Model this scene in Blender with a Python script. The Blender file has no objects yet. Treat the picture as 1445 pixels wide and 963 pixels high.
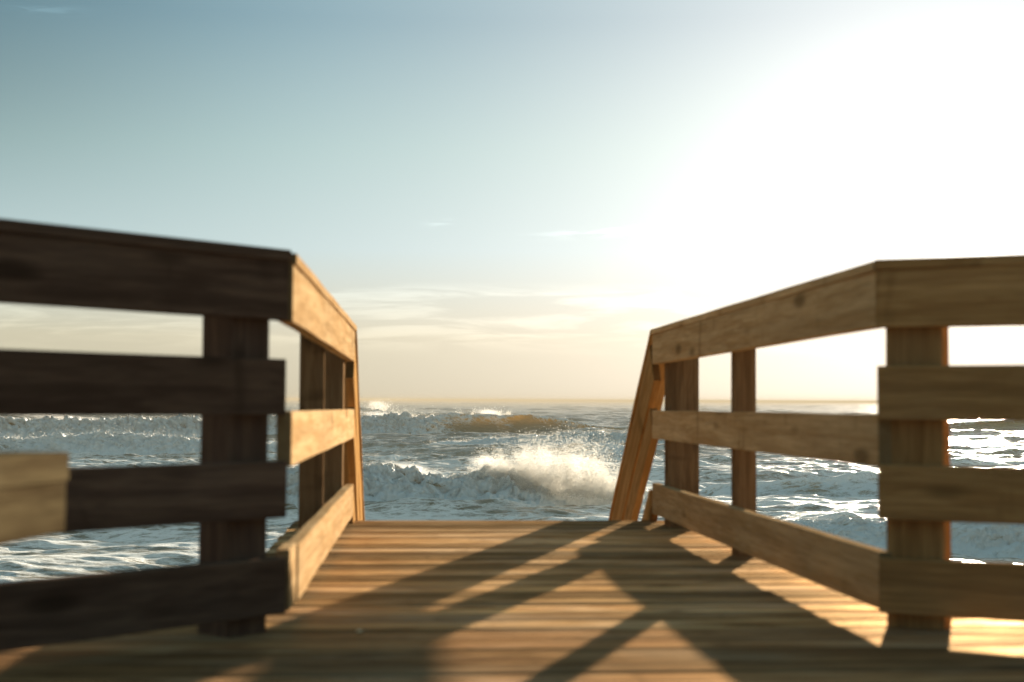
import bpy, bmesh, math, random
import numpy as np
from mathutils import Vector, Matrix

random.seed(7)
RNG = np.random.default_rng(11)
scene = bpy.context.scene
COL = scene.collection

# ------------------------------------------------------------------ camera frame
EYE = 4.5                      # eye height above mean sea level (m)
FPX, W0, H0 = 2007.0, 1445.0, 963.0   # 50 mm lens on a 36 mm sensor, photograph size
PITCH = math.atan((564.6 - H0 / 2) / FPX)
ROLL = math.radians(0.27)
CAM_R = Matrix.Rotation(math.pi / 2 + PITCH, 3, 'X') @ Matrix.Rotation(ROLL, 3, 'Z')

def ray(px, py):
    return CAM_R @ Vector(((px - W0 / 2) / FPX, -(py - H0 / 2) / FPX, -1.0))

def gx(px, Y, py=700):         # world x of pixel column px at depth Y
    d = ray(px, py)
    return d.x / d.y * Y

SUN_D = ray(1368, 296).normalized()          # direction to the sun
SUN_EL = math.asin(SUN_D.z)
SUN_AZ = math.atan2(SUN_D.x, SUN_D.y)        # clockwise from +Y

def deckz(Y):                  # deck falls very slightly towards the sea
    return EYE - 0.57 - 0.005 * (Y - 3.6)

# ------------------------------------------------------------------ helpers
def link(o):
    COL.objects.link(o); return o

def empty(name, loc, label, cat, group=None, kind=None):
    o = bpy.data.objects.new(name, None); link(o)
    o.location = loc; o.empty_display_size = 0.2
    o['label'] = label; o['category'] = cat
    if group: o['group'] = group
    if kind: o['kind'] = kind
    return o

def parent_keep(o, p):
    o.parent = p
    o.matrix_parent_inverse = Matrix.Translation(p.location).inverted()

def mesh_np(name, V, F, mat=None, smooth=True, attrs=None):
    """V (n,3) float, F (m,k) int -> object"""
    me = bpy.data.meshes.new(name)
    V = np.ascontiguousarray(V, np.float32); F = np.ascontiguousarray(F, np.int32)
    m, k = F.shape
    me.vertices.add(len(V)); me.vertices.foreach_set('co', V.ravel())
    me.loops.add(m * k); me.loops.foreach_set('vertex_index', F.ravel())
    me.polygons.add(m)
    me.polygons.foreach_set('loop_start', np.arange(0, m * k, k, dtype=np.int32))
    me.polygons.foreach_set('loop_total', np.full(m, k, np.int32))
    if smooth: me.polygons.foreach_set('use_smooth', np.ones(m, bool))
    for an, av in (attrs or {}).items():
        a = me.attributes.new(an, 'FLOAT', 'POINT')
        a.data.foreach_set('value', np.ascontiguousarray(av, np.float32))
    me.update(calc_edges=True)
    me.validate()
    o = bpy.data.objects.new(name, me); link(o)
    if mat: me.materials.append(mat)
    return o

# ------------------------------------------------------------------ numpy noise
_G = RNG.normal(size=(256, 3)); _G /= np.linalg.norm(_G, axis=1)[:, None]
_P = np.concatenate([RNG.permutation(256)] * 3)
def perlin(x, y, z):
    xi = np.floor(x).astype(int); yi = np.floor(y).astype(int); zi = np.floor(z).astype(int)
    xf, yf, zf = x - xi, y - yi, z - zi
    xi &= 255; yi &= 255; zi &= 255
    u = xf**3 * (xf * (xf * 6 - 15) + 10); v = yf**3 * (yf * (yf * 6 - 15) + 10); w = zf**3 * (zf * (zf * 6 - 15) + 10)
    def g(a, b, c):
        h = _P[_P[_P[xi + a] + yi + b] + zi + c]
        gr = _G[h]
        return gr[..., 0] * (xf - a) + gr[..., 1] * (yf - b) + gr[..., 2] * (zf - c)
    l = lambda a, b, t: a + t * (b - a)
    return l(l(l(g(0,0,0), g(1,0,0), u), l(g(0,1,0), g(1,1,0), u), v),
             l(l(g(0,0,1), g(1,0,1), u), l(g(0,1,1), g(1,1,1), u), v), w)
def fbm(x, y, z, octs=4, gain=0.5, billow=False):
    s = 0; a = 1.0
    for i in range(octs):
        n = perlin(x * 2**i + 13.1 * i, y * 2**i + 7.7 * i, z * 2**i + 3.3 * i)
        s = s + a * ((np.abs(n) * 2 - 0.5) if billow else n)
        a *= gain
    return s
def sstep(a, b, x):
    t = np.clip((x - a) / (b - a), 0, 1); return t * t * (3 - 2 * t)

# ------------------------------------------------------------------ node helpers
def new_mat(name):
    m = bpy.data.materials.new(name); m.use_nodes = True
    nt = m.node_tree; nt.nodes.clear()
    return m, nt
class NT:
    def __init__(s, nt): s.nt = nt
    def n(s, typ, **kw):
        nd = s.nt.nodes.new(typ)
        for k, v in kw.items():
            if k == 'inp':
                for i, val in v.items():
                    if isinstance(val, bpy.types.NodeSocket): s.nt.links.new(val, nd.inputs[i])
                    else: nd.inputs[i].default_value = val
            else: setattr(nd, k, v)
        return nd
    def math(s, op, a, b=None, c=None, clamp=False):
        d = {0: a}
        if b is not None: d[1] = b
        if c is not None: d[2] = c
        return s.n('ShaderNodeMath', operation=op, use_clamp=clamp, inp=d).outputs[0]
    def vmath(s, op, a, b=None, scale=None):
        d = {0: a}
        if b is not None: d[1] = b
        nd = s.n('ShaderNodeVectorMath', operation=op, inp=d)
        if scale is not None:
            if isinstance(scale, bpy.types.NodeSocket): s.nt.links.new(scale, nd.inputs['Scale'])
            else: nd.inputs['Scale'].default_value = scale
        return nd
    def ramp(s, fac, stops, interp='LINEAR'):
        nd = s.n('ShaderNodeValToRGB', inp={0: fac}); cr = nd.color_ramp; cr.interpolation = interp
        while len(cr.elements) < len(stops): cr.elements.new(0.5)
        for e, (p, c) in zip(cr.elements, stops):
            e.position = p; e.color = c if len(c) == 4 else (*c, 1)
        return nd.outputs[0]
    def mapr(s, v, a, b, c=0.0, d=1.0, smooth=True):
        return s.n('ShaderNodeMapRange', interpolation_type='SMOOTHSTEP' if smooth else 'LINEAR',
                   inp={0: v, 1: a, 2: b, 3: c, 4: d}).outputs[0]
    def mix(s, f, a, b, blend='MIX'):
        nd = s.n('ShaderNodeMix', data_type='RGBA', blend_type=blend)
        for i, val in ((0, f), (6, a), (7, b)):
            if isinstance(val, bpy.types.NodeSocket): s.nt.links.new(val, nd.inputs[i])
            else: nd.inputs[i].default_value = val if i == 0 else (val if len(val) == 4 else (*val, 1))
        return nd.outputs[2]
    def noise(s, vec, scale, detail=4, rough=0.55, dist=0.0):
        return s.n('ShaderNodeTexNoise', inp={'Vector': vec, 'Scale': scale, 'Detail': detail, 'Roughness': rough, 'Distortion': dist})
    def out(s, sh, vol=None):
        o = s.n('ShaderNodeOutputMaterial')
        if sh is not None: s.nt.links.new(sh, o.inputs[0])
        if vol is not None: s.nt.links.new(vol, o.inputs[1])

# ------------------------------------------------------------------ materials
def wood_mat(name, light, dark, grey, grey_amt=0.35, plank=False, rough=0.62, knots=True, spec=0.0, bd=0.004, sheen=0.0, stain=0.6, bandk=0.25):
    """long grain along local X; every board is its own object, the deck carries a per plank number"""
    m, nt = new_mat(name); N = NT(nt)
    co = N.n('ShaderNodeTexCoord').outputs['Object']
    if plank:
        rnd = N.n('ShaderNodeAttribute', attribute_name='plank').outputs['Fac']
    else:
        rnd = N.n('ShaderNodeObjectInfo').outputs['Random']
    off = N.vmath('SCALE', N.n('ShaderNodeCombineXYZ', inp={0: rnd, 1: rnd, 2: rnd}).outputs[0], scale=37.0).outputs[0]
    p = N.vmath('ADD', co, off).outputs[0]
    # growth rings, stretched along the board
    warp = N.noise(N.vmath('MULTIPLY', p, (1.3, 5, 5)).outputs[0], 1.0, 3).outputs['Color']
    pw = N.vmath('ADD', N.vmath('MULTIPLY', p, (1.2, 26, 26)).outputs[0], N.vmath('SCALE', warp, scale=3.5).outputs[0]).outputs[0]
    grain = N.noise(pw, 1.0, 5, 0.6).outputs['Fac']
    fine = N.noise(N.vmath('MULTIPLY', p, (6, 210, 210)).outputs[0], 1.0, 3, 0.6).outputs['Fac']
    blot = N.noise(N.vmath('MULTIPLY', p, (1.6, 4, 4)).outputs[0], 1.0, 4, 0.6).outputs['Fac']
    c = N.mix(N.mapr(grain, 0.36, 0.66), dark, light)
    band = N.noise(N.vmath('MULTIPLY', p, (0.5, 42, 42)).outputs[0], 1.0, 3, 0.6).outputs['Fac']
    c = N.mix(N.mapr(band, 0.42, 0.66, 0, bandk), c, tuple(x * 0.55 for x in dark[:3]))
    c = N.mix(N.mapr(blot, 0.42, 0.72, 0, grey_amt), c, grey)
    c = N.mix(N.mapr(fine, 0.35, 0.6, 0.35, 0.0), c, tuple(x * 0.45 for x in dark[:3]))
    kf = None
    if knots:
        kp = N.vmath('MULTIPLY', p, (3.0, 9.0, 9.0)).outputs[0]
        kv = N.n('ShaderNodeTexVoronoi', feature='F1', inp={'Vector': kp, 'Scale': 1.0, 'Randomness': 1.0})
        pick = N.math('GREATER_THAN', N.n('ShaderNodeSeparateColor', inp={0: kv.outputs['Color']}).outputs[0], 0.55)
        kf = N.math('MULTIPLY', N.mapr(kv.outputs['Distance'], 0.10, 0.30, 1, 0), pick)
        c = N.mix(N.math('MULTIPLY', kf, 0.75), c, tuple(x * 0.35 for x in dark[:3]))
    st = N.noise(N.vmath('MULTIPLY', p, (7.0, 2.2, 2.2)).outputs[0], 1.0, 3, 0.55, 0.6).outputs['Fac']
    c = N.mix(N.mapr(st, 0.60, 0.74, 0, stain), c, tuple(x * 0.5 for x in dark[:3]))
    nx = N.math('ABSOLUTE', N.n('ShaderNodeSeparateXYZ', inp={0: N.n('ShaderNodeTexCoord').outputs['Normal']}).outputs[0])
    c = N.mix(N.mapr(nx, 0.7, 0.95, 0, 0.72), c, tuple(x * 0.30 for x in dark[:3]))      # end grain is darker than the faces
    tone = N.mapr(rnd, 0, 1, 0.40 if plank else 0.85, 1.45 if plank else 1.12, smooth=False)
    c = N.mix(1.0, c, N.n('ShaderNodeCombineColor', inp={0: tone, 1: tone, 2: tone}).outputs[0], 'MULTIPLY')
    hgt = N.math('ADD', N.math('MULTIPLY', grain, 0.6), N.math('MULTIPLY', fine, 0.4))
    bump = N.n('ShaderNodeBump', inp={'Strength': 0.7, 'Distance': bd, 'Height': hgt}).outputs[0]
    rg = N.mapr(blot, 0.3, 0.7, rough - 0.12, rough + 0.14)
    b = N.n('ShaderNodeBsdfPrincipled', inp={'Base Color': c, 'Roughness': rg, 'Normal': bump, 'Specular IOR Level': spec})
    sh = b.outputs[0]
    if sheen:     # warm-tinted gloss added to brighten the planks towards a low sun
        gl = N.n('ShaderNodeBsdfGlossy', inp={'Color': N.mix(0.38, c, (1.0, 0.74, 0.42)), 'Roughness': N.math('ADD', rg, 0.12), 'Normal': bump}).outputs[0]
        sh = N.n('ShaderNodeMixShader', inp={0: sheen, 1: sh, 2: gl}).outputs[0]
    N.out(sh)
    return m

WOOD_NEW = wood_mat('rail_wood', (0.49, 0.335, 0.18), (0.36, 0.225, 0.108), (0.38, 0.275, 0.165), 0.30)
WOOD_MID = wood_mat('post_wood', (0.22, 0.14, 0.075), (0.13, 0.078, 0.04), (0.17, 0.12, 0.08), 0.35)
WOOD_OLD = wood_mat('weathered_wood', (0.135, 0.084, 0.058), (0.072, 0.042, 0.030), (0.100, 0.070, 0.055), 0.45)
WOOD_GLARE = wood_mat('glare_rail_wood', (0.40, 0.225, 0.092), (0.26, 0.135, 0.052), (0.31, 0.19, 0.095), 0.35)  # veil of sun flare over the right railing painted in as lighter wood
WOOD_TREAD = wood_mat('tread_wood', (0.56, 0.30, 0.10), (0.36, 0.18, 0.05), (0.40, 0.27, 0.14), 0.2)
WOOD_GREY = wood_mat('greyed_wood', (0.12, 0.092, 0.050), (0.07, 0.05, 0.027), (0.12, 0.10, 0.065), 0.6)
WOOD_STAIR = wood_mat('stair_rail_wood', (0.42, 0.245, 0.10), (0.29, 0.155, 0.055), (0.32, 0.20, 0.10), 0.3)
WOOD_DECK = wood_mat('deck_wood', (0.58, 0.345, 0.150), (0.20, 0.092, 0.034), (0.50, 0.37, 0.24), 0.50, plank=True, rough=0.47, spec=0.0, bd=0.012, bandk=0.75, stain=0.35, sheen=0.14)
WOOD_LAND = wood_mat('landing_wood', (0.48, 0.255, 0.11), (0.19, 0.086, 0.036), (0.42, 0.29, 0.18), 0.60, plank=True, rough=0.46, spec=0.0, bd=0.012, bandk=0.75, stain=0.35, sheen=0.12)

def sea_mat(name):
    m, nt = new_mat(name); N = NT(nt)
    co = N.n('ShaderNodeNewGeometry').outputs['Position']
    foam = N.n('ShaderNodeAttribute', attribute_name='foam').outputs['Fac']
    sand = N.n('ShaderNodeAttribute', attribute_name='sand').outputs['Fac']
    thin = N.n('ShaderNodeAttribute', attribute_name='thin').outputs['Fac']
    # lacy foam: cell walls warped by noise, stretched along the shore
    wn = N.noise(N.vmath('MULTIPLY', co, (0.9, 1.5, 1.5)).outputs[0], 1.0, 5, 0.65)
    wv = N.vmath('SCALE', N.vmath('SUBTRACT', wn.outputs['Color'], (0.5, 0.5, 0.5)).outputs[0], scale=1.6).outputs[0]
    cp = N.vmath('ADD', N.vmath('MULTIPLY', co, (0.85, 1.9, 1.6)).outputs[0], wv).outputs[0]
    v1 = N.n('ShaderNodeTexVoronoi', feature='DISTANCE_TO_EDGE', inp={'Vector': cp, 'Scale': 1.0}).outputs['Distance']
    v2 = N.n('ShaderNodeTexVoronoi', feature='DISTANCE_TO_EDGE', inp={'Vector': cp, 'Scale': 3.1}).outputs['Distance']
    big = N.noise(N.vmath('MULTIPLY', co, (0.10, 0.30, 0.3)).outputs[0], 1.0, 5, 0.6).outputs['Fac']
    fin = N.noise(N.vmath('MULTIPLY', co, (4, 7, 7)).outputs[0], 1.0, 4, 0.7).outputs['Fac']
    lace = N.math('SUBTRACT', 0.62, N.math('ADD', N.math('MULTIPLY', v1, 0.9), N.math('MULTIPLY', v2, 0.45)))
    f = N.math('ADD', N.math('MULTIPLY', foam, 1.25), N.math('MULTIPLY', N.math('SUBTRACT', big, 0.5), 1.9))
    f = N.math('ADD', f, N.math('MULTIPLY', N.math('SUBTRACT', lace, 0.40), 1.5))
    f = N.math('ADD', f, N.math('MULTIPLY', N.math('SUBTRACT', fin, 0.5), 0.5))
    has = N.mapr(foam, 0.0, 0.12)
    mask = N.math('MULTIPLY', N.mapr(f, 0.24, 0.98), has)
    rip = N.noise(N.vmath('MULTIPLY', co, (1.6, 3.6, 3.0)).outputs[0], 1.0, 6, 0.62, 0.4).outputs['Fac']
    wb = N.n('ShaderNodeBump', inp={'Strength': 0.8, 'Distance': 0.16, 'Height': rip}).outputs[0]
    fb0 = N.noise(co, 5.0, 6, 0.7).outputs['Fac']
    fbh = N.math('ADD', N.math('MULTIPLY', fb0, 0.8), N.math('MULTIPLY', f, 0.25))
    fb = N.n('ShaderNodeBump', inp={'Strength': 1.0, 'Distance': 0.13, 'Height': fbh}).outputs[0]
    wc = N.mix(sand, (0.085, 0.085, 0.058), (0.34, 0.215, 0.075))
    wat = N.n('ShaderNodeBsdfPrincipled', inp={'Base Color': wc, 'Roughness': 0.18, 'IOR': 1.333, 'Normal': wb}).outputs[0]
    # thin standing wave faces let the low sun shine through, tinted by the sand they carry
    wt = N.n('ShaderNodeBsdfTranslucent', inp={'Color': (0.66, 0.47, 0.22, 1), 'Normal': wb}).outputs[0]
    wx = N.n('ShaderNodeBsdfTransparent', inp={'Color': (0.95, 0.72, 0.34, 1)}).outputs[0]
    wth = N.n('ShaderNodeMixShader', inp={0: 0.42, 1: wt, 2: wx}).outputs[0]
    wat = N.n('ShaderNodeMixShader', inp={0: N.math('MULTIPLY', thin, 0.40), 1: wat, 2: wth}).outputs[0]
    fd = N.n('ShaderNodeBsdfDiffuse', inp={'Color': (0.84, 0.85, 0.83, 1), 'Normal': fb}).outputs[0]
    ft = N.n('ShaderNodeBsdfTranslucent', inp={'Color': (0.70, 0.66, 0.58, 1), 'Normal': fb}).outputs[0]
    fg = N.n('ShaderNodeBsdfGlossy', inp={'Color': (0.9, 0.9, 0.9, 1), 'Roughness': 0.35, 'Normal': fb}).outputs[0]
    fo = N.n('ShaderNodeMixShader', inp={0: 0.18, 1: fd, 2: ft}).outputs[0]
    fo = N.n('ShaderNodeMixShader', inp={0: 0.06, 1: fo, 2: fg}).outputs[0]
    sh = N.n('ShaderNodeMixShader', inp={0: mask, 1: wat, 2: fo}).outputs[0]
    N.out(sh)
    return m
SEA = sea_mat('sea_water')

def spray_mat():
    m, nt = new_mat('spray'); N = NT(nt)
    d = N.n('ShaderNodeBsdfDiffuse', inp={'Color': (0.95, 0.95, 0.94, 1)}).outputs[0]
    t = N.n('ShaderNodeBsdfTranslucent', inp={'Color': (0.82, 0.78, 0.70, 1)}).outputs[0]
    x = N.n('ShaderNodeBsdfTransparent').outputs[0]
    a = N.n('ShaderNodeMixShader', inp={0: 0.55, 1: d, 2: t}).outputs[0]
    N.out(N.n('ShaderNodeMixShader', inp={0: 0.46, 1: a, 2: x}).outputs[0])
    return m
SPRAY = spray_mat()

def mist_mat(dens):
    m, nt = new_mat('sea_mist'); N = NT(nt)
    co = N.n('ShaderNodeTexCoord').outputs['Object']
    wp = N.n('ShaderNodeNewGeometry').outputs['Position']
    r = N.vmath('LENGTH', co).outputs['Value']
    nz = N.noise(N.vmath('MULTIPLY', wp, (1.5, 1.5, 1.2)).outputs[0], 1.0, 5, 0.65, 0.6).outputs['Fac']
    edge = N.mapr(r, 0.25, 1.0, 1.0, 0.0)
    d = N.math('MULTIPLY', N.mapr(N.math('MULTIPLY', nz, edge), 0.16, 0.62), dens)
    v = N.n('ShaderNodeVolumePrincipled', inp={'Color': (0.97, 0.96, 0.94, 1), 'Anisotropy': 0.45})
    nt.links.new(d, v.inputs['Density'])
    N.out(None, v.outputs[0])
    return m

def simple_mat(name, col, rough=0.8, sc=3.0, var=0.25):
    m, nt = new_mat(name); N = NT(nt)
    co = N.n('ShaderNodeTexCoord').outputs['Object']
    nz = N.noise(co, sc, 6, 0.6).outputs['Fac']
    c = N.mix(nz, tuple(x * (1 - var) for x in col), tuple(min(1, x * (1 + var)) for x in col))
    bump = N.n('ShaderNodeBump', inp={'Strength': 0.4, 'Distance': 0.02, 'Height': nz}).outputs[0]
    N.out(N.n('ShaderNodeBsdfPrincipled', inp={'Base Color': c, 'Roughness': rough, 'Normal': bump}).outputs[0])
    return m
SAND = simple_mat('beach_sand', (0.40, 0.32, 0.22), 0.9, 2.0)
SHELL = simple_mat('shell', (0.50, 0.38, 0.22), 0.5, 60.0)

# ------------------------------------------------------------------ boards
def board(name, a, b, h, t, mat, parent, side=(0, 0, 0), bevel=0.004, bow=0.0, za=None, ends=(0, 0)):
    """a board whose face runs from a to b (points on the centre line of its visible face, at mid height);
    h tall, t thick, thickness grows along 'side'. own mesh, long grain on local X."""
    a, b = Vector(a), Vector(b)
    L = (b - a).length
    ex = (b - a).normalized()
    sd = Vector(side); sd = (sd - ex * sd.dot(ex)).normalized()
    ez = ex.cross(sd).normalized()
    if ez.z < -1e-6: ez = -ez
    bm = bmesh.new()
    nseg = max(2, int(L / 0.12))
    rings = []
    ph = random.uniform(0, 9)
    for i in range(nseg + 1):
        x = L * i / nseg
        w = bow * math.sin(math.pi * i / nseg) + 0.0012 * math.sin(x * 7 + ph)
        hw = h / 2 * (1 + 0.008 * math.sin(x * 5 + ph * 2))
        sl0 = ends[0] if i == 0 else 0; sl1 = ends[1] if i == nseg else 0
        ring = []
        for (u, v) in ((0, -hw), (t, -hw), (t, hw), (0, hw)):
            xx = x + (u / t) * (sl0 + sl1)
            ring.append(bm.verts.new((xx, u + w, v)))
        rings.append(ring)
    for r0, r1 in zip(rings[:-1], rings[1:]):
        for k in range(4):
            bm.faces.new((r0[k], r0[(k + 1) % 4], r1[(k + 1) % 4], r1[k]))
    bm.faces.new(rings[0][::-1]); bm.faces.new(rings[-1])
    bm.normal_update()
    sharp = [e for e in bm.edges if len(e.link_faces) == 2 and e.calc_face_angle() > 0.6]
    bmesh.ops.bevel(bm, geom=sharp, offset=bevel, segments=2, affect='EDGES', profile=0.6)
    bmesh.ops.recalc_face_normals(bm, faces=bm.faces)
    me = bpy.data.meshes.new(name); bm.to_mesh(me); bm.free()
    me.materials.append(mat)
    o = bpy.data.objects.new(name, me); link(o)
    M = Matrix((ex, sd, ez)).transposed().to_4x4(); M.translation = a
    o.matrix_world = M
    if parent: parent_keep(o, parent)
    return o

def post(name, cx, cy, z0, z1, wx, wy, ang, mat, parent):
    """upright timber, wx along direction ang (radians from +X), wy across"""
    d = Vector((math.cos(ang), math.sin(ang), 0)); n = Vector((-d.y, d.x, 0))
    base = Vector((cx, cy, 0)) - n * (wy / 2)
    a = base + Vector((0, 0, z0)); b = base + Vector((0, 0, z1))
    # long axis up: use board() with ex = up, 'height' along d
    return board(name, a, b, wx, wy, mat, parent, side=n, bevel=0.006)

def V3(p, Y, h):  # plan point + height above deck
    return Vector((p[0], p[1], deckz(Y) + h))

# ---- plan of the boardwalk
LN = Vector((gx(411, 3.51), 3.51)); LF = Vector((gx(498, 6.62), 6.62))     # left rail inner face near / far
RN = Vector((gx(1239, 3.62), 3.62)); RF = Vector((gx(922, 6.83), 6.83))    # right rail inner face near / far
WDIR = ((LF - LN).normalized() + (RF - RN).normalized()).normalized()       # along the walkway
WPER = Vector((WDIR.y, -WDIR.x))                                            # to the right across it
PA = math.atan2(WPER.y, WPER.x)
SANDZ = 0.9

TOPB, MIDB, BOTB = (0.832, 0.143), (0.471, 0.135), (0.117, 0.146)

# ---- walkway railings
def walk_rail(name, label, near, far, out, mat, bal_t, post_t, xtra):
    """out: unit vector pointing away from the walkway (side the posts stand on)"""
    root = empty(name, (near.x, near.y, deckz(near.y)), label, 'railing')
    dirv = (far - near).normalized(); L = (far - near).length + 0.03
    o3 = Vector((out.x, out.y, 0))
    def pt(t, h):
        p = near + dirv * t; return Vector((p.x, p.y, deckz(p.y) + h))
    for (hc, hh), t0 in zip((TOPB, MIDB, BOTB), (0.0, 0.0, xtra)):
        bd = board('rail_board', pt(t0, hc), pt(L, hc), hh, 0.038, mat, root, side=o3, bow=random.uniform(-.006, .006))
    c = pt(0, 0.917) - o3 * 0.008; d = pt(L, 0.917) - o3 * 0.008
    board('top_rail', c, d, 0.027, 0.145, mat, root, side=o3, bevel=0.004)
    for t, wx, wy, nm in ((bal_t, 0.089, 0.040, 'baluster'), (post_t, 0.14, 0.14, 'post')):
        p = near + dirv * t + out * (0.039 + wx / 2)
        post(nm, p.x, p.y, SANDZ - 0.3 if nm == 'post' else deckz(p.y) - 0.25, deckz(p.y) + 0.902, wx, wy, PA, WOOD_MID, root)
    if xtra > 0:   # short nailing block closing the near end of the lowest board
        q0, q1 = pt(0.035, BOTB[0] + .004) + o3 * 0.006, pt(xtra - .006, BOTB[0] + .004) + o3 * 0.006
        board('nailing_block', q0, q1, 0.15, 0.034, mat, root, side=o3)
    return root

walk_rail('railing', 'sunlit pale wooden railing on the left side of the walkway, three boards and a cap', LN, LF, -WPER, WOOD_NEW, 1.70, 2.98, 0.22)
walk_rail('railing', 'shaded brown wooden railing on the right side of the walkway, three boards and a cap', RN, RF, WPER, WOOD_NEW, 1.76, 3.08, 0.0)

# ---- flared railings of the landing
def flare_rail(name, label, start, d, L, back, mat, posts, pw, pang, lift=0.0):
    """start: end of the boards beside the walkway; d: direction away; back: side away from the viewer"""
    root = empty(name, (start.x, start.y, deckz(start.y)), label, 'railing')
    b3 = Vector((back.x, back.y, 0))
    def pt(t, h):
        p = start + d * t; return Vector((p.x, p.y, deckz(p.y) + h + lift))
    for hc, hh in ((0.830, 0.146), (0.592, 0.138), (0.342, 0.138), (0.108, 0.138)):
        j = random.uniform(-.004, .004)
        bd = board('rail_board', pt(j, hc), pt(L, hc), hh, 0.038, mat, root, side=b3, bow=random.uniform(-.004, .004))
    board('top_rail', pt(-0.004, 0.917) - b3 * 0.006, pt(L, 0.917) - b3 * 0.006, 0.027, 0.145, mat, root, side=b3, bevel=0.004)
    for t in posts:
        p = start + d * t + back * (0.039 + pw / 2)
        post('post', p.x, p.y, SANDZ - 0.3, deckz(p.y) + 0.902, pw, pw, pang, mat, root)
    return root

ld = Vector((-0.662, -0.750)).normalized(); lb = Vector((ld.y, -ld.x))     # back = away from camera
if lb.y < 0: lb = -lb
LS = LN + Vector((-0.010, -0.012))
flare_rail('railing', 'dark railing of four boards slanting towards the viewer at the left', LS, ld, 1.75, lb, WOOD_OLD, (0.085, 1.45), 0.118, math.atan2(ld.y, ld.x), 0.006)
rd = Vector((0.917, -0.400)).normalized(); rb = Vector((-rd.y, rd.x))
if rb.y < 0: rb = -rb
RS = RN + Vector((-0.006, -0.022))
flare_rail('railing', 'dark railing of four boards at the right edge with the sun glaring over its top', RS, rd, 1.75, rb, WOOD_GLARE, (0.085, 1.45), 0.142, math.atan2(rd.y, rd.x))

# ---- stair handrails going down to the beach
SLOPE = math.tan(math.radians(35.5))
def stair_rail(label, start, out, mat):
    root = empty('stair_handrail', (start.x, start.y, deckz(start.y)), label, 'handrail', 'handrails of the beach stairs')
    o3 = Vector((out.x, out.y, 0))
    run = 3.9
    def pt(t, h):
        p = start + WDIR * t
        return Vector((p.x, p.y, deckz(start.y) + h - SLOPE * t))
    for (hc, hh, t0) in ((0.782, 0.250, .012), (0.512, 0.16, .03), (0.135, 0.150, .05)):
        board('rail_board', pt(t0, hc), pt(run, hc), hh * 0.90, 0.038, mat, root, side=o3)
    board('top_rail', pt(0.008, 0.925) - o3 * 0.008, pt(run, 0.925) - o3 * 0.008, 0.027, 0.145, mat, root, side=o3)
    for t in (2.0, run - 0.1):
        p = start + WDIR * t + out * (0.039 + 0.07)
        z = deckz(start.y) - SLOPE * t
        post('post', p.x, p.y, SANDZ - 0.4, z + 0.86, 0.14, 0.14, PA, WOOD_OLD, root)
stair_rail('left stair handrail sloping down beyond the end of the deck', LF + WDIR * 0.04, -WPER, WOOD_STAIR)
stair_rail('right stair handrail with two sloping boards descending past the deck end', RF + WDIR * 0.04, WPER, WOOD_STAIR)

st = empty('beach_stairs', (0.0, 7.0, SANDZ), 'wooden beach stairs dropping from the seaward end of the deck', 'stairs')
mid = (LF + RF) / 2; half = (RF - LF).length / 2 - 0.02
Y0 = 6.93
for i in range(15):
    t = 0.14 + 0.275 * i
    c = mid + WDIR * (t + (Y0 - mid.y)); z = deckz(Y0) - 0.02 - SLOPE * t
    if z < SANDZ: break
    a = c - WPER * half; b = c + WPER * half
    board('tread', (a.x, a.y, z), (b.x, b.y, z), 0.038, 0.26, WOOD_TREAD, st, side=(WDIR.x, WDIR.y, 0))
for s in (-1, 1):
    a = mid + WPER * s * (half - 0.03) + WDIR * (Y0 - mid.y); b = a + WDIR * 3.9
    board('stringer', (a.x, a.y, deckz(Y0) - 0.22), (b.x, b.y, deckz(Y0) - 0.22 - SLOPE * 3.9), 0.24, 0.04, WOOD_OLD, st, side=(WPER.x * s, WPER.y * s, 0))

# ---- low rail at the left edge, close to the viewer
lr = empty('low_rail', (-0.72, 2.0, deckz(2.0)), 'blurred end of a low wooden rail with pale cap jutting in at the left edge', 'rail')
e0 = Vector((gx(97, 2.30), 2.30)); e1 = Vector((e0.x - 0.05, 0.9))
zt = EYE - 0.086
board('rail_board', (e0.x - .003, e0.y - .003, zt - 0.088), (e1.x - .004, e1.y, zt - 0.07), 0.082, 0.038, WOOD_GREY, lr, side=(-1, 0, 0))
board('top_rail', (e0.x, e0.y, zt - 0.024), (e1.x, e1.y, zt - 0.006), 0.046, 0.11, WOOD_GREY, lr, side=(-1, 0, 0))
for yy in (1.55, 1.0):
    post('post', e1.x - 0.052 - .045, yy, SANDZ, zt - 0.05, 0.089, 0.089, 0.0, WOOD_OLD, lr)

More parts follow.
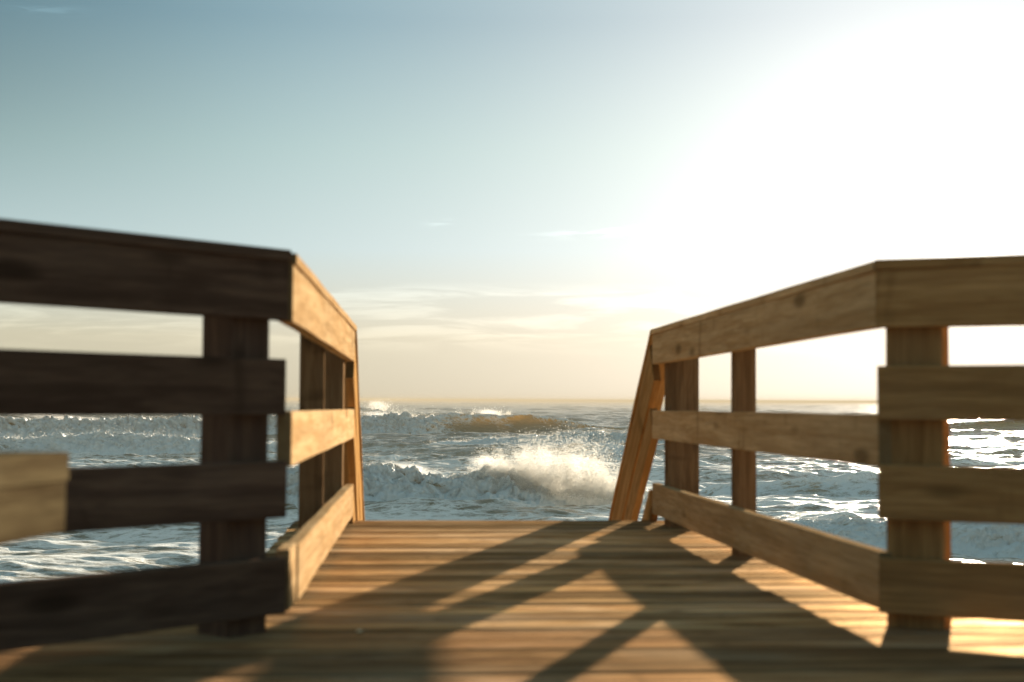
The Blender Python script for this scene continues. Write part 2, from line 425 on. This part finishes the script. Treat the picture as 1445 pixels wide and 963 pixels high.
# ------------------------------------------------------------------ deck planks
def deck(name, rows, mat):
    """rows: (y0, y1, x0, x1) in walkway coordinates; one mesh with rounded, slightly cupped planks"""
    org = Vector((0.0, 3.56))
    V, F, A = [], [], []
    prof = [(-1.0, -0.030), (-1.0, -0.006), (-0.955, -0.0015), (-0.8, 0.0), (-0.4, -0.0012), (0, -0.0016), (0.4, -0.0012), (0.8, 0.0), (0.955, -0.0015), (1.0, -0.006), (1.0, -0.030)]
    n = len(prof)
    for (y0, y1, x0, x1) in rows:
        rnd = random.random()
        hw = (y1 - y0) / 2; yc = (y0 + y1) / 2
        cup = random.uniform(-0.3, 0.7); dz = random.uniform(-0.0010, 0.0010); tilt = random.uniform(-0.0009, 0.0009)
        nx = max(2, int((x1 - x0) / 0.15)); base = len(V); ph = random.uniform(0, 9)
        for i in range(nx + 1):
            x = x0 + (x1 - x0) * i / nx
            wz = dz + 0.0008 * math.sin(x * 2.1 + ph); wy = 0.0012 * math.sin(x * 3.3 + ph * 2)
            for (s, z) in prof:
                V.append((x, yc + s * hw + wy, (z * cup if -0.9 < s < 0.9 else z) + wz + tilt * s - 0.005 * yc)); A.append(rnd)
        for i in range(nx):
            for k in range(n - 1):
                a = base + i * n + k
                F.append((a, a + n, a + n + 1, a + 1))
            F.append((base + i * n, base + i * n + n - 1, base + (i + 1) * n + n - 1, base + (i + 1) * n))
        # end caps as strips
        for i in (0, nx):
            for k in range(n // 2):
                a = base + i * n + k; b = base + i * n + n - 1 - k
                if b - a > 1:
                    q = (a, a + 1, b - 1, b) if i == 0 else (b, b - 1, a + 1, a)
                    if b - 1 != a + 1: F.append(q)
    o = mesh_np(name, np.array(V), np.array(F), mat, smooth=False, attrs={'plank': np.array(A)})
    M = Matrix(((WPER.x, WDIR.x, 0, org.x), (WPER.y, WDIR.y, 0, org.y), (0, 0, 1, deckz(3.56)), (0, 0, 0, 1)))
    o.matrix_world = M
    o['kind'] = 'structure'
    return o
PITCHW = 0.1455
rows = []
y = 0.0
while y + 0.14 < 3.36:
    if y < 0.42: x0, x1 = -2.6 + random.uniform(-.01, .01), 2.6 + random.uniform(-.01, .01)
    else:
        x0, x1 = -0.80 + random.uniform(-.008, .008), 1.16 + random.uniform(-.008, .008)
    g_ = random.choice((0.001, 0.002, 0.004, 0.007)); rows.append((y + g_, y + 0.1455 - random.uniform(0.001, 0.003), x0, x1)); y += PITCHW
rows[-1] = (rows[-1][0], rows[-1][1] + 0.05, rows[-1][2], rows[-1][3])
YEND = rows[-1][1]
o = deck('walkway_deck', rows, WOOD_DECK)
rows = []
y = -0.006
while y > -4.6:
    rows.append((y - 0.1455 + random.uniform(0.002, 0.006), y, -2.6 + random.uniform(-.01, .01), 2.6 + random.uniform(-.01, .01))); y -= PITCHW
deck('landing_deck', rows, WOOD_LAND)
# rim joist under the seaward edge
a = Vector((0, 3.56)) + WDIR * (YEND - 0.02)
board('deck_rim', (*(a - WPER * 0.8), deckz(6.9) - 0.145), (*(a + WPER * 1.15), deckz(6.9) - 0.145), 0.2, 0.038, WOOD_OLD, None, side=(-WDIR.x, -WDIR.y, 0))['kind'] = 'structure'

# small pale shell on the dark landing plank
bm = bmesh.new()
bmesh.ops.create_icosphere(bm, subdivisions=3, radius=1.0)
for v in bm.verts:
    r = 1 + 0.10 * math.sin(9 * math.atan2(v.co.y, v.co.x)); v.co.x *= 0.008 * r; v.co.y *= 0.006 * r; v.co.z *= 0.005
me = bpy.data.meshes.new('shell_fragment'); bm.to_mesh(me); bm.free(); me.materials.append(SHELL)
for p_ in me.polygons: p_.use_smooth = True
sh = link(bpy.data.objects.new('shell_fragment', me))
d = ray(507, 894); tt = (deckz(3.45) - EYE) / d.z
sh.location = (d.x * tt, d.y * tt, deckz(d.y * tt) + 0.005)
sh['label'] = 'tiny pale shell fragment lying on the dark landing plank'; sh['category'] = 'shell'

# ------------------------------------------------------------------ beach under the deck
xs = np.linspace(-60, 60, 121); ys = np.linspace(-30, 36, 100)
X, Y = np.meshgrid(xs, ys)
Z = np.interp(Y, [-30, 4, 11, 26, 36], [3.0, 1.4, 0.9, -0.15, -1.2]) + 0.12 * fbm(X * .2, Y * .2, 0 * X, 4)
Z = np.minimum(Z, np.where(Y < 12, np.interp(Y, [-30, 12], [2.4, 1.0]), 9))
nx, ny = len(xs), len(ys)
def grid_faces(nx, ny):
    i = np.arange(nx - 1)[None, :] + nx * np.arange(ny - 1)[:, None]
    return np.stack([i, i + 1, i + nx + 1, i + nx], -1).reshape(-1, 4)
o = mesh_np('sand', np.stack([X, Y, Z], -1).reshape(-1, 3), grid_faces(nx, ny), SAND)
o['kind'] = 'structure'

# ------------------------------------------------------------------ sea surface (FFT ocean sampled on a fan that grows with distance)
def ocean_tile(N, L, V, seed, spread=2.0, cut=0.3):
    r = np.random.default_rng(seed)
    k1 = np.fft.fftfreq(N, L / N) * 2 * np.pi
    kx, ky = np.meshgrid(k1, k1); k = np.hypot(kx, ky); k[0, 0] = 1
    Lw = V * V / 9.81
    Ph = np.exp(-1 / (k * Lw)**2) / k**4 * (np.abs(ky) / k)**(2 * spread) * np.exp(-(k * cut)**2)
    Ph[0, 0] = 0
    sp = np.sqrt(Ph / 2) * (r.normal(size=(N, N)) + 1j * r.normal(size=(N, N)))
    h = np.fft.ifft2(sp).real
    s = h.std(); h /= s
    dx = np.fft.ifft2(-1j * kx / k * sp).real / s; dy = np.fft.ifft2(-1j * ky / k * sp).real / s
    jxx = np.fft.ifft2(kx * kx / k * sp).real / s; jyy = np.fft.ifft2(ky * ky / k * sp).real / s
    return h, dx, dy, jxx + jyy
def samp(T, L, x, y):
    N = T.shape[0]
    u = (x / L) % 1 * N; v = (y / L) % 1 * N
    i = np.floor(u).astype(int); j = np.floor(v).astype(int); fu = u - i; fv = v - j
    i %= N; j %= N; i1 = (i + 1) % N; j1 = (j + 1) % N
    return (T[j, i] * (1 - fu) * (1 - fv) + T[j, i1] * fu * (1 - fv) + T[j1, i] * (1 - fu) * fv + T[j1, i1] * fu * fv)
T1 = ocean_tile(512, 131.0, 6.5, 3, 1.2, 0.30)
T2 = ocean_tile(512, 43.0, 3.2, 5, 0.8, 0.10)
T3 = ocean_tile(256, 900.0, 13.0, 8, 2.0, 2.0)
def sea_fields(x, y):
    c, s = math.cos(0.12), math.sin(0.12)
    xr, yr = x * c - y * s, x * s + y * c
    near = sstep(600, 60, y); amp1 = 0.055 + 0.095 * sstep(38, 62, y) + 0.09 * sstep(50, 140, y)
    amp2 = 0.095 * (0.3 + 0.7 * near) * (0.8 + 0.2 * sstep(38, 60, y))
    h1, dx1, dy1, j1 = [samp(t, 131.0, xr, yr) for t in T1]
    h2, dx2, dy2, j2 = [samp(t, 43.0, xr + 0.3 * yr, yr - 0.3 * xr) for t in T2]
    h3 = samp(T3[0], 900.0, x, y) * 0.35 * sstep(150, 400, y)
    h = amp1 * h1 + amp2 * h2 + h3
    dx = -(amp1 * dx1 + amp2 * dx2) * 1.1; dy = -(amp1 * dy1 + amp2 * dy2) * 1.1
    J = amp1 * j1 + amp2 * j2
    return h, dx, dy, J
ths = np.tan(np.concatenate([np.linspace(-1.15, -0.42, 60)[:-1], np.linspace(-0.42, 0.42, 1000), np.linspace(0.42, 1.15, 60)[1:]]))
ys = [24.0]
while ys[-1] < 30000:
    yv = ys[-1]
    ys.append(yv + (0.085 if yv < 50 else 0.085 * (yv / 50)**1.45 if yv < 400 else 1.73 * (yv / 400)**2.1))
ys = np.array(ys)
Xg = ys[:, None] * ths[None, :]; Yg = np.repeat(ys[:, None], len(ths), 1)
h, dx, dy, J = sea_fields(Xg, Yg)
fade = sstep(24, 30, Yg)
foam = (0.48 - 0.24 * sstep(58, 40, Yg)) * sstep(170, 40, Yg) + 0.14 * sstep(420, 150, Yg) + np.clip((J - 0.45) * 1.0, 0, 0.8) * sstep(900, 200, Yg)
foam = foam + 0.22 * fbm(Xg * .035, Yg * .06, 0 * Xg, 3) * sstep(300, 200, Yg)
foam += 0.55 * np.clip(J - 0.62, 0, 1) * (Yg > 300)
bright = sstep(0.5, 3.0, h / 0.15)
sandv = np.clip(0.35 + 0.4 * fbm(Xg * .02 + 5, Yg * .03, 0 * Xg, 3), 0, 1) * sstep(500, 120, Yg) + 0.3 * sstep(150, 500, Yg)
Pg = np.stack([Xg + dx, Yg + dy, h * (0.3 + 0.7 * fade)], -1).reshape(-1, 3)
sea = mesh_np('sea', Pg, grid_faces(len(ths), len(ys)), SEA, attrs={'foam': np.clip(foam, 0, 1).ravel(), 'sand': sandv.ravel()})
sea['kind'] = 'structure'
print('sea verts', len(Pg), len(ys))

# ------------------------------------------------------------------ breakers
TETV = np.array([(1, 1, 1), (-1, -1, 1), (-1, 1, -1), (1, -1, -1)], float) / 1.2
TETF = np.array([(0, 1, 2), (0, 3, 1), (0, 2, 3), (1, 3, 2)])
def droplets(name, P, R, parent):
    n = len(P)
    q = RNG.normal(size=(n, 4)); q /= np.linalg.norm(q, axis=1)[:, None]
    w, x, y, z = q.T
    M = np.stack([np.stack([1 - 2 * (y*y + z*z), 2 * (x*y - z*w), 2 * (x*z + y*w)], -1),
                  np.stack([2 * (x*y + z*w), 1 - 2 * (x*x + z*z), 2 * (y*z - x*w)], -1),
                  np.stack([2 * (x*z - y*w), 2 * (y*z + x*w), 1 - 2 * (x*x + y*y)], -1)], 1)
    V = np.einsum('nij,kj->nki', M, TETV) * R[:, None, None] + P[:, None, :]
    F = TETF[None] + 4 * np.arange(n)[:, None, None]
    o = mesh_np(name, V.reshape(-1, 3), F.reshape(-1, 3), SPRAY, smooth=True)
    o['kind'] = 'stuff'
    if parent is not None:
        o.parent = parent
        o.matrix_parent_inverse = parent.matrix_world.inverted()
    return o

def breaker(label, crest, A, broken, wf, wb, du, spray=0, spray_h=0.4, rough=1.0, foam_un=0.1, sand_un=0.9, seed=0, jets=None, thin_k=0.35, mist=None, nprof=110, group='breaking waves rolling ashore'):
    """crest: list of (x, y); A, broken, spray weight: lists of values at the same points"""
    r = np.random.default_rng(seed + 100)
    c = np.array(crest, float); s = np.concatenate([[0], np.cumsum(np.hypot(*np.diff(c, axis=0).T))])
    n = max(20, int(s[-1] / du)); u = np.linspace(0, s[-1], n)
    sm = lambda v: np.interp(u, s, v)
    cx, cy = sm(c[:, 0]), sm(c[:, 1])
    kk = max(3, int(2.0 / (u[1] - u[0]))); ker = np.hanning(kk + 2)[1:-1]; ker /= ker.sum()
    smooth = lambda v: np.convolve(np.pad(v, (kk // 2, kk - 1 - kk // 2), 'edge'), ker, 'valid')
    cy = smooth(cy); Au = smooth(sm(A)); Br = np.clip(smooth(sm(broken)), 0, 1)
    z0 = 0 * u
    cy = cy + 1.1 * perlin(u * .16 + seed, z0 + .3, z0) + 0.35 * perlin(u * .6 + seed, z0 + 7.3, z0) * (.3 + Br)
    Au = Au * (1 + 0.22 * perlin(u * .25, z0 + seed + .5, z0) + 0.20 * Br * perlin(u * .9, z0 + seed + 3.5, z0) + .16 * Br * perlin(u * 2.3, z0 + seed + 5.5, z0))
    # profile: back (0..0.42) then face (0.42..1)
    v = np.linspace(0, 1, nprof); nb = v < 0.40
    tb = np.where(nb, v / 0.40, 1.0); tf = np.where(nb, 0.0, (v - 0.40) / 0.60)
    A2, B2 = Au[:, None], Br[:, None]
    back_d = wb * (1 - tb) ** 1.25; back_z = (sstep(0, 1, tb) ** 0.9) * 1.0
    face_z_un = (1 - tf) ** 1.75; face_d_un = -wf * 0.9 * tf + 0.10 * np.sin(np.pi * np.clip(tf * 2.2, 0, 1)) * wf
    face_z_br = 1 - tf ** 1.7; face_d_br = -wf * tf ** 0.85
    D = np.where(nb, back_d, 0)[None] + np.where(nb, 0, 1)[None] * ((1 - B2) * face_d_un[None] + B2 * face_d_br[None])
    Zp = np.where(nb, back_z, 0)[None] + np.where(nb, 0, 1)[None] * ((1 - B2) * face_z_un[None] + B2 * face_z_br[None])
    D = D * (0.55 + 0.45 * A2 / max(A))
    X = np.repeat(cx[:, None], nprof, 1); Yv = cy[:, None] + D; Zv = A2 * Zp
    hs, _, _, _ = sea_fields(X, Yv)
    Zv = Zv + hs * 0.8
    # turbulence
    amp = (B2 * rough * A2) * np.clip(Zp * 1.6 + .15, 0, 1) * np.where(nb, tb ** 2, 1)[None]
    fx, fy, fz = X, Yv, Zv
    b1 = fbm(fx * .75 + seed, fy * .75, fz * .9, 5, 0.6, billow=True)
    b2 = fbm(fx * 1.2 + 31, fy * 1.2 + seed, fz * 1.2, 5, .62)
    Yv = Yv - 0.40 * amp * b1 - .20 * amp * b2
    Zv = Zv + 0.20 * amp * b1 + .22 * amp * b2
    X = X + 0.2 * amp * fbm(fx * 1.1, fy * 1.1 + 9, fz * 1.1 + seed, 3)
    un = (1 - B2) * A2
    Zv = Zv + 0.045 * un * fbm(X * .9, Yv * 1.8, Zv * 0, 4)
    Yv = Yv + 0.05 * un * fbm(X * .5, Zv * 2.5, 0 * Zv + seed, 3)
    edge = np.minimum(np.minimum(v / 0.10, (1 - v) / 0.10), 1)[None]
    eu = np.clip(np.minimum(u, u[-1] - u) / 1.5, 0, 1)[:, None]
    Zv = Zv - 0.28 * (1 - edge) - 0.45 * (1 - eu)
    # foam
    lipf = np.exp(-((v - 0.40) / 0.05) ** 2)[None]
    fo = B2 * np.where(nb, 0.25 + 0.75 * tb ** 1.5, 1.0)[None] + (1 - B2) * (foam_un + 0.35 * lipf * (foam_un > .05))
    fo = fo + (1 - B2) * 0.20 * fbm(X * .5, Zv * .7, 0 * X + seed, 4)
    fo = np.clip(fo - B2 * (0.06 - 0.45 * b2 * np.where(nb, .5, 1)[None]), 0, 1)
    sa = sand_un * np.clip(Zp, 0, 1) ** 0.5 * np.ones_like(X) * np.where(nb, 0.5, 1)[None]
    th = thin_k * (1 - B2) * sstep(0.0, 1.0, Zp * np.ones_like(X)) ** .7 * sstep(0.15 * max(A), 0.85 * max(A), A2) * np.clip(0.75 + 0.5 * fbm(X * .35, Zv * .8, 0 * X + seed, 3), 0, 1)
    P = np.stack([X, Yv, Zv], -1)
    o = mesh_np('breaking_wave', P.reshape(-1, 3), grid_faces(nprof, n)[:, ::-1], SEA, attrs={'foam': fo.ravel(), 'sand': sa.ravel(), 'thin': th.ravel()})
    o['label'] = label; o['category'] = 'wave'; o['group'] = group
    # spindrift and splash
    pts, rad = [], []
    ic = int(0.40 * nprof)
    cr = P[:, ic]
    px = cr[:, 1].mean() / 1420.0 * (0.58 if cr[:, 1].mean() < 90 else 0.55)         # metres per rendered pixel at this distance
    if spray:
        w = np.clip(Br * (0.35 + 1.6 * np.clip(perlin(u * .55 + seed * 3, z0 + 2, z0) + .1, 0, 1)), 0.02, None)
        m = spray; idx = r.choice(n, m, p=w / w.sum())
        back = r.random(m)
        lift = r.exponential(1.0, m) * spray_h * (0.25 + 1.1 * np.clip(0.35 + perlin(u * .7, z0 + seed + 9, z0)[idx] + .6 * perlin(u * 2.7, z0 + seed + 1, z0)[idx], 0, 2))
        jj = np.clip(ic + (r.normal(size=m) * nprof * .05).astype(int), 2, nprof - 3)
        p = P[idx, jj].copy()
        p[:, 0] += r.normal(size=m) * .08 + lift * 0.25; p[:, 1] += r.normal(size=m) * .12 + lift * 1.2; p[:, 2] += lift + r.normal(size=m) * .03
        pts.append(p); rad.append(px * (0.16 + 0.42 * r.random(m) ** 2.5))
        # froth bursting out of the face
        m2 = spray // 2; idx = r.choice(n, m2, p=w / w.sum()); jj = r.integers(int(nprof * .38), int(nprof * .9), m2)
        p = P[idx, jj] + np.stack([r.normal(size=m2) * .1, -np.abs(r.normal(size=m2)) * .10, np.abs(r.normal(size=m2)) * .10], -1)
        pts.append(p); rad.append(px * (0.16 + 0.36 * r.random(m2) ** 2))
    if jets:
        for (xj, yj, zj, nj, up, wid, side, sp) in jets:
            # fan of droplets: many short streaks thrown up from one spot
            ns = max(6, nj // 170)
            for q in range(ns):
                k = nj // ns
                ox = r.normal() * wid; ang = r.normal() * 0.55 + side + ox * .12; ht = up * (0.25 + 0.95 * r.random() ** 1.4) * math.exp(-(ox / (wid * 1.9)) ** 2)
                t = r.random(k) ** 0.75
                bx = xj + ox + np.sin(ang) * ht * t; bz = zj + ht * (1.55 * t - 0.55 * t * t)
                by = yj + r.normal() * .35 + t * r.normal() * .4
                g = sp * (0.15 + 0.95 * t) * (0.5 + r.random())
                p = np.stack([bx + r.normal(size=k) * g, by + r.normal(size=k) * g * 1.3, bz + r.normal(size=k) * g], -1)
                pts.append(p); rad.append(px * (0.16 + 0.55 * r.random(k) ** 3))
    for (mx, my, mz, sx, sy, sz, dens) in (mist or ()):
        bm = bmesh.new(); bmesh.ops.create_icosphere(bm, subdivisions=3, radius=1.0)
        mm = bpy.data.meshes.new('mist'); bm.to_mesh(mm); bm.free(); mm.materials.append(mist_mat(dens))
        mo = link(bpy.data.objects.new('mist', mm)); mo.location = (mx, my, mz); mo.scale = (sx, sy, sz); mo.rotation_euler = (0, 0.12, 0)
        mo['kind'] = 'stuff'; mo.parent = o
    if pts:
        p = np.concatenate(pts); q = np.concatenate(rad)
        droplets('spray', p, q, o)
    return o

# 1: the big breaker straight ahead with the splash
breaker('nearest white breaker with a golden splash thrown up, straight beyond the deck end',
        [(-16, 61), (-7, 59), (-3, 60.5), (0, 61.5), (2.5, 62.5), (5.2, 63), (7.5, 64)], [1.1, 1.4, 1.55, 1.85, 1.1, 0.85, 0.3],
        [1, 1, 1, 1, 1, 1, .7], 2.6, 5.0, 0.055, spray=12000, spray_h=0.26, seed=1, nprof=130, mist=[(1.2, 60.9, 1.95, 1.8, .9, .95, .42), (2.9, 61.0, 1.65, 1.9, .9, .95, .42), (-.9, 61.2, 1.75, 1.6, .9, .6, .4), (-4.5, 60.6, 1.5, 2.6, 1.0, .5, .3)],
        jets=[(-0.6, 60.9, 1.2, 14000, 0.75, 0.6, -.25, .12), (0.5, 60.7, .9, 30000, 1.8, 0.7, -.05, .16), (1.7, 60.6, .6, 44000, 2.3, 0.9, 0.1, .19), (2.9, 60.7, .4, 40000, 2.05, 0.9, .25, .18), (4.0, 61.0, .3, 18000, 1.5, .7, .4, .15), (5.0, 61.4, .2, 4000, .8, .6, .4, .12)])
# 2: far wave with the golden unbroken face
breaker('far wave with a smooth golden brown face and curling lip, white water to its left',
        [(-95, 150), (-60, 158), (-40, 168), (-22, 182), (-12, 187), (-8.2, 188), (-6.8, 188.3), (-1.0, 190), (4, 193), (12, 198), (22, 206)], [1.9, 2.2, 2.2, 2.3, 2.5, 2.6, 2.75, 2.6, 2.1, 1.5, 0.3],
        [1, 1, 1, 1, .8, .22, 0.08, 0.0, 0, 0, 0], 4.6, 12.0, 0.16, spray=9000, spray_h=0.42, seed=2, nprof=90, mist=[(-2.8, 192, 2.7, 3.4, 2.2, .9, .12), (-16, 186, 2.3, 8, 2.5, .9, .10), (-50, 164, 2.0, 22, 3, .8, .08)], foam_un=0.15, thin_k=1.35,
        jets=[(-4.8, 191, 2.5, 700, .55, 1.0, .5, .3), (-2.6, 191, 2.55, 900, .75, 1.0, .6, .35), (-.8, 192, 2.3, 500, .5, .8, .7, .3)])
# 3: the second line left, and its continuation to the middle
breaker('low white breaker seen between the left fence boards, in front of the far foam wall',
        [(-62, 104), (-46, 110), (-38, 116), (-28, 119), (-22, 121), (-16, 124)], [.9, 1.15, 1.3, 1.35, 1.0, .3],
        [1, 1, 1, 1, .9, .7], 2.6, 7.0, 0.11, spray=5000, spray_h=0.28, seed=3, nprof=90)
breaker('ragged white wave line behind the splash, reaching the right stair handrail',
        [(-9, 139), (-4, 141), (2, 143), (8, 144), (14, 146), (18, 148)], [.4, .9, 1.25, 1.35, 1.3, .4],
        [.6, .7, .9, 1, 1, .8], 3.0, 8.0, 0.13, spray=2500, spray_h=0.2, seed=4, nprof=90, foam_un=.35)
# 5: small far break at left of the opening
breaker('farthest small breaker puffing spray near the left handrail',
        [(-52, 338), (-42, 336), (-34, 335), (-31, 334), (-27, 336), (-18, 342)], [1.4, 2.2, 2.5, 2.3, 1.3, .4],
        [.2, .2, .5, 1, 1, .3], 6.0, 16.0, 0.35, spray=1500, spray_h=1.1, seed=5, nprof=70, mist=[(-31.5, 337, 3.0, 4.5, 3, 2.0, .07)], foam_un=.05,
        jets=[(-31.5, 336, 2.0, 900, 2.2, 1.8, -.3, .5)])
# 6: brown hump right behind the splash
breaker('short brown topped wave hump at the right of the splash',
        [(4.5, 117), (6.5, 116), (8.2, 116), (9.8, 116.5), (12, 118)], [.3, .9, 1.15, 0.95, .3],
        [.25, .1, .15, .6, .8], 2.4, 5.0, 0.10, spray=700, spray_h=0.15, seed=6, nprof=90, foam_un=.38, sand_un=.8)
# 7: streaked wave framed by the right railing
breaker('smooth blue wave streaked with foam, framed by the right railing boards',
        [(9.5, 74), (12, 72), (14.5, 71), (17, 70), (20, 70), (24, 71), (29, 73)], [.25, .75, 1.05, 1.2, 1.1, .9, .3],
        [.1, .05, .05, .1, .2, .3, .3], 3.2, 5.5, 0.07, spray=0, seed=7, nprof=110, foam_un=.55, sand_un=.85)
# 8: small bore at the right
breaker('small white bore running in low behind the right corner post',
        [(6.8, 47.5), (9, 46.5), (12, 46), (15, 45), (19, 45), (24, 46)], [.2, .55, .85, 0.95, .9, .4],
        [1, 1, 1, 1, 1, 1], 1.5, 3.0, 0.045, spray=4000, spray_h=0.16, seed=8, nprof=110)
# 9: hump far right in the glare
breaker('distant unbroken hump in the sun glare at the right edge',
        [(62, 232), (70, 226), (80, 224), (92, 226), (104, 232)], [.3, 1.4, 1.9, 1.5, .3],
        [0, 0, 0, .1, .1], 6.0, 12.0, 0.3, spray=0, seed=9, nprof=60, foam_un=.12, thin_k=0.0)
# 10: shore wash at the left
breaker('low sparkling wash line close to the shore at lower left',
        [(-19, 32.6), (-14, 33.6), (-9, 34.6), (-6, 35.4), (-3, 36.5)], [.10, .20, .24, .20, .1],
        [.7, .8, .7, .6, .6], 0.9, 2.2, 0.04, spray=1800, spray_h=0.07, seed=10, nprof=70)

# ------------------------------------------------------------------ sky and sun
SKY_BACK = 1.3
HAZE = 0.0006
world = bpy.data.worlds.new('World'); scene.world = world; world.use_nodes = True
nt = world.node_tree; nt.nodes.clear(); N = NT(nt)
sky = N.n('ShaderNodeTexSky', sky_type='NISHITA')
sky.sun_disc = False; sky.sun_elevation = SUN_EL; sky.sun_rotation = SUN_AZ
sky.altitude = 0; sky.air_density = 1.0; sky.dust_density = 1.5; sky.ozone_density = 2.0
dirv = N.n('ShaderNodeTexCoord').outputs['Generated']
dn = N.vmath('NORMALIZE', dirv).outputs[0]
ca = N.vmath('DOT_PRODUCT', dn, tuple(SUN_D)).outputs['Value']
ang = N.math('ARCCOSINE', N.math('MINIMUM', ca, 0.99999))
sp = N.n('ShaderNodeSeparateXYZ', inp={0: dn}).outputs
elv = N.math('ARCSINE', sp[2]); az = N.math('ARCTAN2', sp[0], sp[1])
EV = 2.2
KS = 1.08 / (0.10 * 2 ** EV)                      # sky values below are given as they leave the camera
eld = N.math('DIVIDE', elv, math.radians(90))
ray_el = N.ramp(eld, [(0.0, (.45, .42, .30)), (2.5 / 90, (.53, .50, .36)), (6 / 90, (.415, .55, .56)), (10 / 90, (.285, .45, .46)),
                      (15 / 90, (.112, .27, .34)), (28 / 90, (.25, .44, .51)), (1.0, (.22, .36, .44))])
far = N.mapr(ang, math.radians(40), math.radians(130), 1.0, SKY_BACK)
far = N.math('MULTIPLY', far, N.math('SUBTRACT', 1.0, N.math('MULTIPLY', N.mapr(ang, math.radians(24), math.radians(43), 0, 0.34), N.mapr(elv, math.radians(4), math.radians(13)))))
air = N.vmath('SCALE', ray_el, scale=far).outputs[0]
g1 = N.math('EXPONENT', N.math('MULTIPLY', ang, -1 / math.radians(12.0)))
g2 = N.math('MULTIPLY', N.math('EXPONENT', N.math('MULTIPLY', ang, -1 / math.radians(1.1))), 9.0)
glow = N.vmath('ADD', N.vmath('SCALE', (1.46, 1.23, 1.10), scale=g1).outputs[0], N.vmath('SCALE', (1.0, .88, .70), scale=g2).outputs[0]).outputs[0]
skyn = N.vmath('SCALE', sky.outputs[0], scale=0.003).outputs[0]
skyg = N.vmath('ADD', N.vmath('SCALE', N.vmath('ADD', air, glow).outputs[0], scale=KS).outputs[0], skyn).outputs[0]
# thin streaks of cloud low over the sea
cv = N.n('ShaderNodeCombineXYZ', inp={0: N.math('MULTIPLY', az, 9.0), 1: N.math('MULTIPLY', elv, 85.0), 2: 0.0}).outputs[0]
cn = N.noise(cv, 1.0, 6, 0.58, 0.5).outputs['Fac']
band = N.math('MULTIPLY', N.mapr(elv, math.radians(1.6), math.radians(2.8)), N.mapr(elv, math.radians(4.8), math.radians(4.2)))
cm = N.math('MULTIPLY', N.mapr(cn, 0.42, 0.62, 0, 0.20), band)
cn2 = N.noise(N.n('ShaderNodeCombineXYZ', inp={0: N.math('MULTIPLY', az, 28.0), 1: N.math('MULTIPLY', elv, 260.0), 2: 4.0}).outputs[0], 1.0, 5, 0.6, 0.8).outputs['Fac']
cm2 = 0.0
for (wa, we, sa_, se_, tl, k) in ((3.7, 6.75, 2.2, 0.16, 0.05, 0.30), (-18.6, 14.6, 1.5, 0.18, 0.06, 0.25), (-3.0, 7.1, .5, .12, 0.1, .18), (8.5, 6.3, 1.6, .13, .05, .2)):
    da = N.math('SUBTRACT', az, math.radians(wa)); de = N.math('SUBTRACT', N.math('SUBTRACT', elv, math.radians(we)), N.math('MULTIPLY', da, tl))
    q = N.math('ADD', N.math('POWER', N.math('DIVIDE', N.math('ABSOLUTE', da), math.radians(sa_)), 2.0), N.math('POWER', N.math('DIVIDE', N.math('ABSOLUTE', de), math.radians(se_)), 2.0))
    cm2 = N.math('ADD', cm2, N.math('MULTIPLY', N.math('EXPONENT', N.math('MULTIPLY', q, -1.0)), N.mapr(cn2, 0.38, 0.62, 0, k)))
lift = N.math('ADD', 1.0, N.math('ADD', cm, cm2))
skyf = N.vmath('SCALE', skyg, scale=lift).outputs[0]
bg = N.n('ShaderNodeBackground', inp={'Color': skyf, 'Strength': 0.10})
wo = N.n('ShaderNodeOutputWorld'); nt.links.new(bg.outputs[0], wo.inputs[0])

sun = bpy.data.lights.new('sun', 'SUN'); sun.energy = 5.0; sun.angle = math.radians(0.6); sun.color = (1.0, 0.86, 0.67)
so = link(bpy.data.objects.new('sun', sun))
so.rotation_euler = SUN_D.to_track_quat('Z', 'Y').to_euler(); so.location = (20, 40, 30)

# ------------------------------------------------------------------ sea haze: one closed box of salty air
bm = bmesh.new()
bmesh.ops.create_cube(bm, size=1.0)
me = bpy.data.meshes.new('haze'); bm.to_mesh(me); bm.free()
hz = link(bpy.data.objects.new('haze', me)); hz['kind'] = 'stuff'
hz.scale = (70000, 60000, 9.0); hz.location = (0, 20000, 1.5)
m_, nt_ = new_mat('haze_air'); N_ = NT(nt_)
vol = N_.n('ShaderNodeVolumePrincipled'); vol.inputs['Color'].default_value = (0.39, 0.34, 0.255, 1)
vol.inputs['Density'].default_value = HAZE; vol.inputs['Anisotropy'].default_value = 0.0
N_.out(None, vol.outputs[0]); me.materials.append(m_)

# ------------------------------------------------------------------ camera and render
cam = bpy.data.cameras.new('camera'); co = link(bpy.data.objects.new('camera', cam))
cam.sensor_width = 36; cam.lens = FPX / W0 * 36
co.matrix_world = Matrix.Translation((0, 0, EYE)) @ CAM_R.to_4x4()
cam.clip_start = 0.05; cam.clip_end = 60000
cam.dof.use_dof = True; cam.dof.focus_distance = 90; cam.dof.aperture_fstop = 3.4; cam.dof.aperture_blades = 9
scene.camera = co
scene.view_settings.view_transform = 'Standard'; scene.view_settings.look = 'None'
scene.view_settings.exposure = EV; scene.view_settings.gamma = 1; scene.view_settings.use_curve_mapping = False
scene.cycles.use_denoising = True
scene.cycles.max_bounces = 8; scene.cycles.transparent_max_bounces = 32
scene.cycles.sample_clamp_indirect = 8
